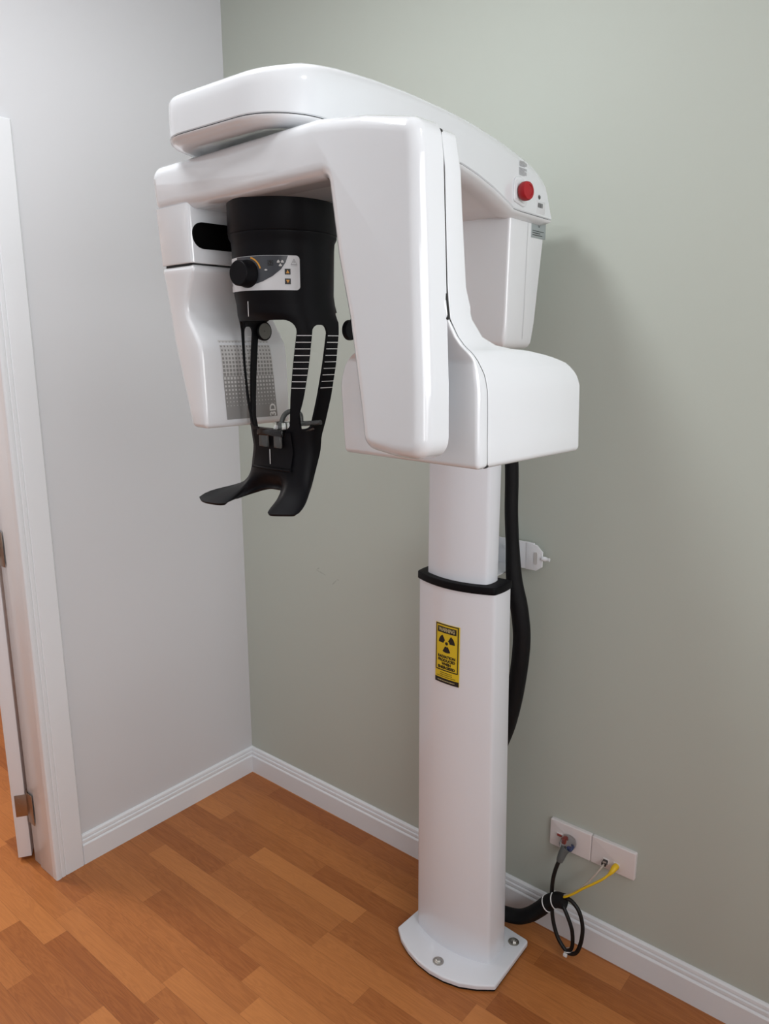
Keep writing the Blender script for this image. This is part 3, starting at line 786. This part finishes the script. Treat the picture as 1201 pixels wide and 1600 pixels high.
# control panel wrapped on the hood
RH = .0822
def CT(off): return lambda th, z: Vector((AX+(RH+off)*math.cos(math.radians(th)), AY+(RH+off)*math.sin(math.radians(th)), z))
def cpatch(poly, off, bm):
    """poly in (theta,z); dense edges so it follows the cylinder"""
    out = []
    for i, p in enumerate(poly):
        q = poly[(i+1) % len(poly)]; k = max(1, int(abs(q[0]-p[0])/3))
        for j in range(k): out.append((p[0]+(q[0]-p[0])*j/k, p[1]+(q[1]-p[1])*j/k))
    b = bmesh.new(); b.faces.new([b.verts.new((x, y, 0)) for x, y in out]); bmesh.ops.triangulate(b, faces=b.faces)
    for th in range(-160, -18, 3):
        bmesh.ops.bisect_plane(b, geom=b.verts[:]+b.edges[:]+b.faces[:], plane_co=(th, 0, 0), plane_no=(1, 0, 0))
    T = CT(off); mp = {}
    for v in b.verts: mp[v] = bm.verts.new(T(v.co.x, v.co.y))
    for f in b.faces:
        try: bm.faces.new([mp[v] for v in f.verts])
        except ValueError: pass
    b.free()
def scl(poly, cx_=0, k=1): return poly
K = 1000.0
def crp(th0, th1, z0, z1, r=.006):   # rounded rectangle in theta/z, radius in metres
    s_ = math.degrees(1/RH); P = round_poly([(th0/s_, z0, r), (th1/s_, z0, r), (th1/s_, z1, r), (th0/s_, z1, r)], 5)
    return [(x*s_, y) for x, y in P]
bm = bmesh.new(); cpatch(crp(-154, -26, 1.6345, 1.6855), .0010, bm)
cp = finish(bm, 'control_panel', 'panel_white', mach)
bm = bmesh.new()
cur = [(-103, 1.6850), (-103, 1.655), (-96, 1.645), (-78, 1.6425), (-66, 1.6475), (-55, 1.655), (-46, 1.665), (-41, 1.675), (-38.5, 1.6850)]
cpatch(cur, .0014, bm); finish(bm, 'dark_field', 'panel_dark', cp)
bm = bmesh.new()
for zc in (1.6615, 1.6472):
    b9 = bmesh.new(); cpatch([(-42.2, zc-.0042), (-36.2, zc-.0042), (-36.2, zc+.0042), (-42.2, zc+.0042)], .0020, b9); finish(b9, 'panel_button', 'ink', cp)
cpatch([(-60, 1.6705), (-54, 1.6705), (-54, 1.6785), (-60, 1.6785)], .0018, bm); finish(bm, 'panel_display', 'ink', cp); bm = bmesh.new()
for z in (1.672, 1.660, 1.646): cpatch([(-125, z-.002), (-121, z-.002), (-121, z+.002), (-125, z+.002)], .0018, bm)
finish(bm, 'panel_print', 'ink', cp)
for tr in ([(-41, 1.6592), (-37.4, 1.6592), (-39.2, 1.6642)], [(-41, 1.6495), (-39.2, 1.6445), (-37.4, 1.6495)]):
    bm = bmesh.new(); cpatch(tr, .0024, bm); finish(bm, 'panel_arrow', 'orange', cp)
bm = bmesh.new()
sector(15, 75, .0222, .0245, lambda a, c: CT(.0020)(-84+math.degrees(a/RH), 1.6605+c), bm)
finish(bm, 'dial_scale', 'orange', cp)
bm = bmesh.new()
for a in (30, 150, 270): sector(a-30, a+30, .0012, .0052, lambda x, c: CT(.0020)(-46.5+math.degrees(x/RH), 1.6745+c), bm)
sector(30, 150, .0008, .003, lambda x, c: CT(.0020)(-62+math.degrees(x/RH), 1.6625+c), bm); 
finish(bm, 'panel_symbol', 'pale_ink', cp)
text('52', .0085, 'lettering', 'panel_dark', lambda a, c: CT(.0022)(-57+math.degrees(a/RH), 1.6745+c), cp)
bm = bmesh.new()
def tri(k): return [(-32.3+k*math.degrees(.0052/RH)*x, 1.6755+k*y) for x, y in ((-1, -.0042), (1, -.0042), (0, .0052))]
A_, B_ = tri(1), tri(.72)
for i in range(3):
    j = (i+1) % 3; cpatch([A_[i], A_[j], B_[j], B_[i]], .0018, bm)
cpatch([(-32.7, 1.6742), (-31.9, 1.6742), (-31.9, 1.6775), (-32.7, 1.6775)], .0018, bm)
cpatch([(-35.8, 1.6698), (-29.0, 1.6698), (-29.0, 1.6702), (-35.8, 1.6702)], .0018, bm)
finish(bm, 'warning_triangle', 'grey_ink', cp)
ka = math.radians(-85); kd = Vector((math.cos(ka), math.sin(ka), 0))
bm = lathe([(.021, 0), (.021, .004), (.0195, .006), (.0190, .021), (.0175, .0225), (.008, .0225)], Vector((AX, AY, 1.6595))+kd*(RH+.000), kd, n=40)
finish(bm, 'dial_knob', 'black', cp)['label'] = 'round black dial knob'

# temple pads hanging inside the face guide
for sx_ in (-1, 1):
    px = AX+(-.084 if sx_ < 0 else .0885); py = -.738 if sx_ < 0 else -.700
    bm = tube([(px-.020*sx_, py+.012, 1.72), (px-.008*sx_, py+.014, 1.66), (px+.006*sx_, py+.010, 1.61), (px+.003*sx_, py+.002, 1.585)], .0065, k=6, n=10, flat=.6)
    lathe([(.0155, -.004), (.0165, 0), (.0165, .004), (.0145, .0055), (.0140, .0048)], (px, py, 1.576), (-sx_, 0, 0), bm, 32)
    ta = finish(bm, 'temple_arm', 'black', mach)
    bm = lathe([(.0140, .0046), (.0135, .0056), (.0020, .0050), (.0018, .0062), (.0004, .0064)], (px, py, 1.576), (-sx_, 0, 0), n=32)
    finish(bm, 'temple_pad', 'pad', ta)
# clear chin rest
bm = bmesh.new()
yc_ = -.806
box(bm, 1.034, 1.096, yc_-.006, yc_+.004, 1.4045, 1.4165, .0025)
box(bm, 1.064, 1.094, yc_+.004, yc_+.030, 1.412, 1.428, .003)
cr = finish(bm, 'chin_rest', 'clear', mach); cr['label'] = 'clear acrylic chin rest'
for a_, b_ in ((1.036, 1.056), (1.072, 1.088)):
    bm = bmesh.new(); box(bm, a_, b_, yc_-.003, yc_+.003, 1.385, 1.406, .002); finish(bm, 'chin_rest_prong', 'smoke', cr)
finish(tube([(1.076, -.792, 1.410), (1.074, -.790, 1.428), (1.080, -.786, 1.441), (1.092, -.780, 1.4455), (1.102, -.775, 1.440), (1.104, -.775, 1.428)], .0042, k=6, n=10), 'chin_rest_loop', 'smoke', cr)
finish(tube([(1.084, -.782, 1.424), (1.120, -.779, 1.4265), (1.150, -.776, 1.430)], .0042, k=4, n=10), 'bite_rod', 'smoke', cr)
finish(tube([(1.095, -.796, 1.405), (1.120, -.790, 1.412), (1.140, -.782, 1.420)], .0012, k=4, n=8), 'bite_clip', 'clear', cr)

bpy.context.view_layer.update()
for o in COL.objects:
    if o.name.split('.')[0] in HEADN or (o.parent and o.parent.name.split('.')[0] in HEADN):
        if o.type == 'MESH': scale_from_cam(o)
# ------------------------------------------------------------------ outlets and cables
ox, oz, pw, ph = 1.2192, .3324, .1160, .0760
def plate(x0, name, label, cat):
    o = empty(name, (x0+pw/2, 0, oz-ph/2), label, cat)
    bm = bmesh.new()
    T = lambda p: Vector((p[0], -p[2], p[1]))
    prism(round_poly([(x0+.0004, oz-ph, .004), (x0+pw-.0004, oz-ph, .004), (x0+pw-.0004, oz, .004), (x0+.0004, oz, .004)], 4), 0, .0105, T, 0, .003, 4, bm)
    finish(bm, 'face_plate', 'plate', o)
    return o
so = plate(ox, 'power_outlet', 'white power outlet plate on the green wall with a round plug in it', 'power outlet')
bm = bmesh.new(); box(bm, 1.240, 1.2585, -.0135, -.0095, .2925, .3000, .001, ); finish(bm, 'switch_surround', 'plate', so)
bm = bmesh.new(); box(bm, 1.243, 1.256, -.0165, -.012, .2935, .2990, .001); finish(bm, 'switch', 'brownred', so)
do = plate(ox+pw, 'data_outlet', 'white data outlet plate on the green wall with a yellow and a beige network lead', 'data outlet')
for jx in (1.3765, 1.4045):
    bm = bmesh.new(); box(bm, jx-.008, jx+.008, -.012, -.0095, .270, .286, .001); j = finish(bm, 'jack', 'plate', do)
    bm = bmesh.new(); box(bm, jx-.006, jx+.006, -.0125, -.0119, .272, .283, .0005); finish(bm, 'jack_opening', 'ink', do)
# power cord: clear round plug, grey boot, black cord with a loop
pc = empty('power_cable', (1.275, -.03, .285), 'black power cord with clear plug in the outlet, looped and tied above the skirting', 'power cable')
bm = lathe([(.0185, -.001), (.0200, .001), (.0200, .020), (.0180, .024), (.010, .025)], (1.2765, -.0105, .2885), (0, -1, 0), n=32)
pg = finish(bm, 'plug', 'clear', pc); pg['label'] = 'clear round plug'
bm = bmesh.new(); box(bm, 1.264, 1.275, -.030, -.016, .288, .300, .003); finish(bm, 'live_terminal', 'brownred', pg)
bm = bmesh.new(); box(bm, 1.278, 1.290, -.030, -.016, .273, .286, .003); finish(bm, 'neutral_terminal', 'blue', pg)
bm = bmesh.new(); box(bm, 1.270, 1.282, -.031, -.018, .272, .282, .003); finish(bm, 'plug_core', 'steel', pg)
finish(tube([(1.277, -.030, .280), (1.272, -.036, .268), (1.2685, -.042, .252), (1.267, -.044, .244)], lambda t: .0125-.0045*t, k=5, n=14), 'strain_relief', 'grey_plug', pc)
YC = -.060
cord = [(1.267, -.044, .248), (1.262, -.052, .225), (1.2585, -.058, .195), (1.258, YC, .16), (1.262, YC-.004, .128), (1.270, YC-.010, .088), (1.289, YC-.016, .048), (1.318, YC-.018, .022),
        (1.340, YC-.016, .030), (1.350, YC-.012, .062), (1.350, YC-.006, .105), (1.336, YC-.002, .142), (1.312, YC, .160), (1.29, YC, .158), (1.268, YC-.002, .150)]
finish(tube(cord, .0052, k=8, n=12), 'cable', 'black_cord', pc)
finish(tube([(1.285, -.066, .150), (1.305, -.072, .130), (1.325, -.076, .095), (1.331, -.078, .060), (1.328, -.078, .036), (1.318, -.078, .024)], .0050, k=8, n=12), 'cable_loop', 'black_cord', pc)
bm = bmesh.new(); tube([Vector((1.3185+.011*math.cos(a), -.074+.010*math.sin(a), .0245+.004*math.cos(a))) for a in [i*math.pi/6 for i in range(13)]], .0012, bm, 2, 6)
box(bm, 1.312, 1.322, -.090, -.084, .014, .022, .001)
finish(bm, 'tie', 'tie', pc)
# lower sleeve from the machine to the outlets
ls = [(1.06, -.11, .062), (1.10, -.095, .045), (1.135, -.078, .036), (1.17, -.068, .040), (1.20, -.063, .060), (1.228, -.062, .092), (1.250, -.062, .122), (1.272, -.062, .143), (1.296, -.062, .150)]
o = finish(tube(ls, lambda t: .0195 if t > .1 else .018, k=8, n=18), 'cable_sleeve', 'sleeve')
tag(o, 'thick black cable sleeve curving up from behind the machine column towards the wall outlets', 'cable sleeve')
for q, (cx_, cz_, tx, tz) in enumerate(((1.249, .120, .7, .55), (1.270, .141, .8, .4))):
    tdir = Vector((tx, 0, tz)).normalized(); a_ = Vector((0, 1, 0)); b_ = tdir.cross(a_)
    bm = tube([Vector((cx_, -.062, cz_))+(a_*math.cos(t_)+b_*math.sin(t_))*.0208 for t_ in [i*math.pi/8 for i in range(17)]], .0014, k=2, n=6)
    finish(bm, 'cable_tie', 'tie', o)
# network leads
yl = empty('network_lead', (1.4045, -.012, .277), 'yellow network lead plugged into the right jack of the data outlet', 'network lead')
bm = tube([(1.4045, -.010, .278), (1.4035, -.020, .2775), (1.401, -.030, .272), (1.396, -.036, .264)], lambda t: .0078-.004*max(0, t-.4)/.6, k=6, n=12)
finish(bm, 'boot', 'yellow_cable', yl)
finish(tube([(1.399, -.033, .268), (1.384, -.044, .250), (1.362, -.052, .229), (1.338, -.057, .206), (1.318, -.060, .184), (1.298, -.062, .166), (1.282, -.062, .156)], .0031, k=8, n=10), 'cable', 'yellow_cable', yl)
wl = empty('network_lead', (1.3765, -.012, .277), 'beige network lead plugged into the left jack of the data outlet', 'network lead')
bm = bmesh.new(); box(bm, 1.3705, 1.3825, -.026, -.010, .2725, .2825, .0015)
finish(bm, 'clear_connector', 'clear', wl)
finish(tube([(1.377, -.022, .277), (1.373, -.034, .268), (1.362, -.044, .248), (1.346, -.051, .222), (1.326, -.055, .196), (1.303, -.058, .173), (1.284, -.060, .160)], .0024, k=8, n=10), 'cable', 'beige_cable', wl)
bpy.context.view_layer.update()
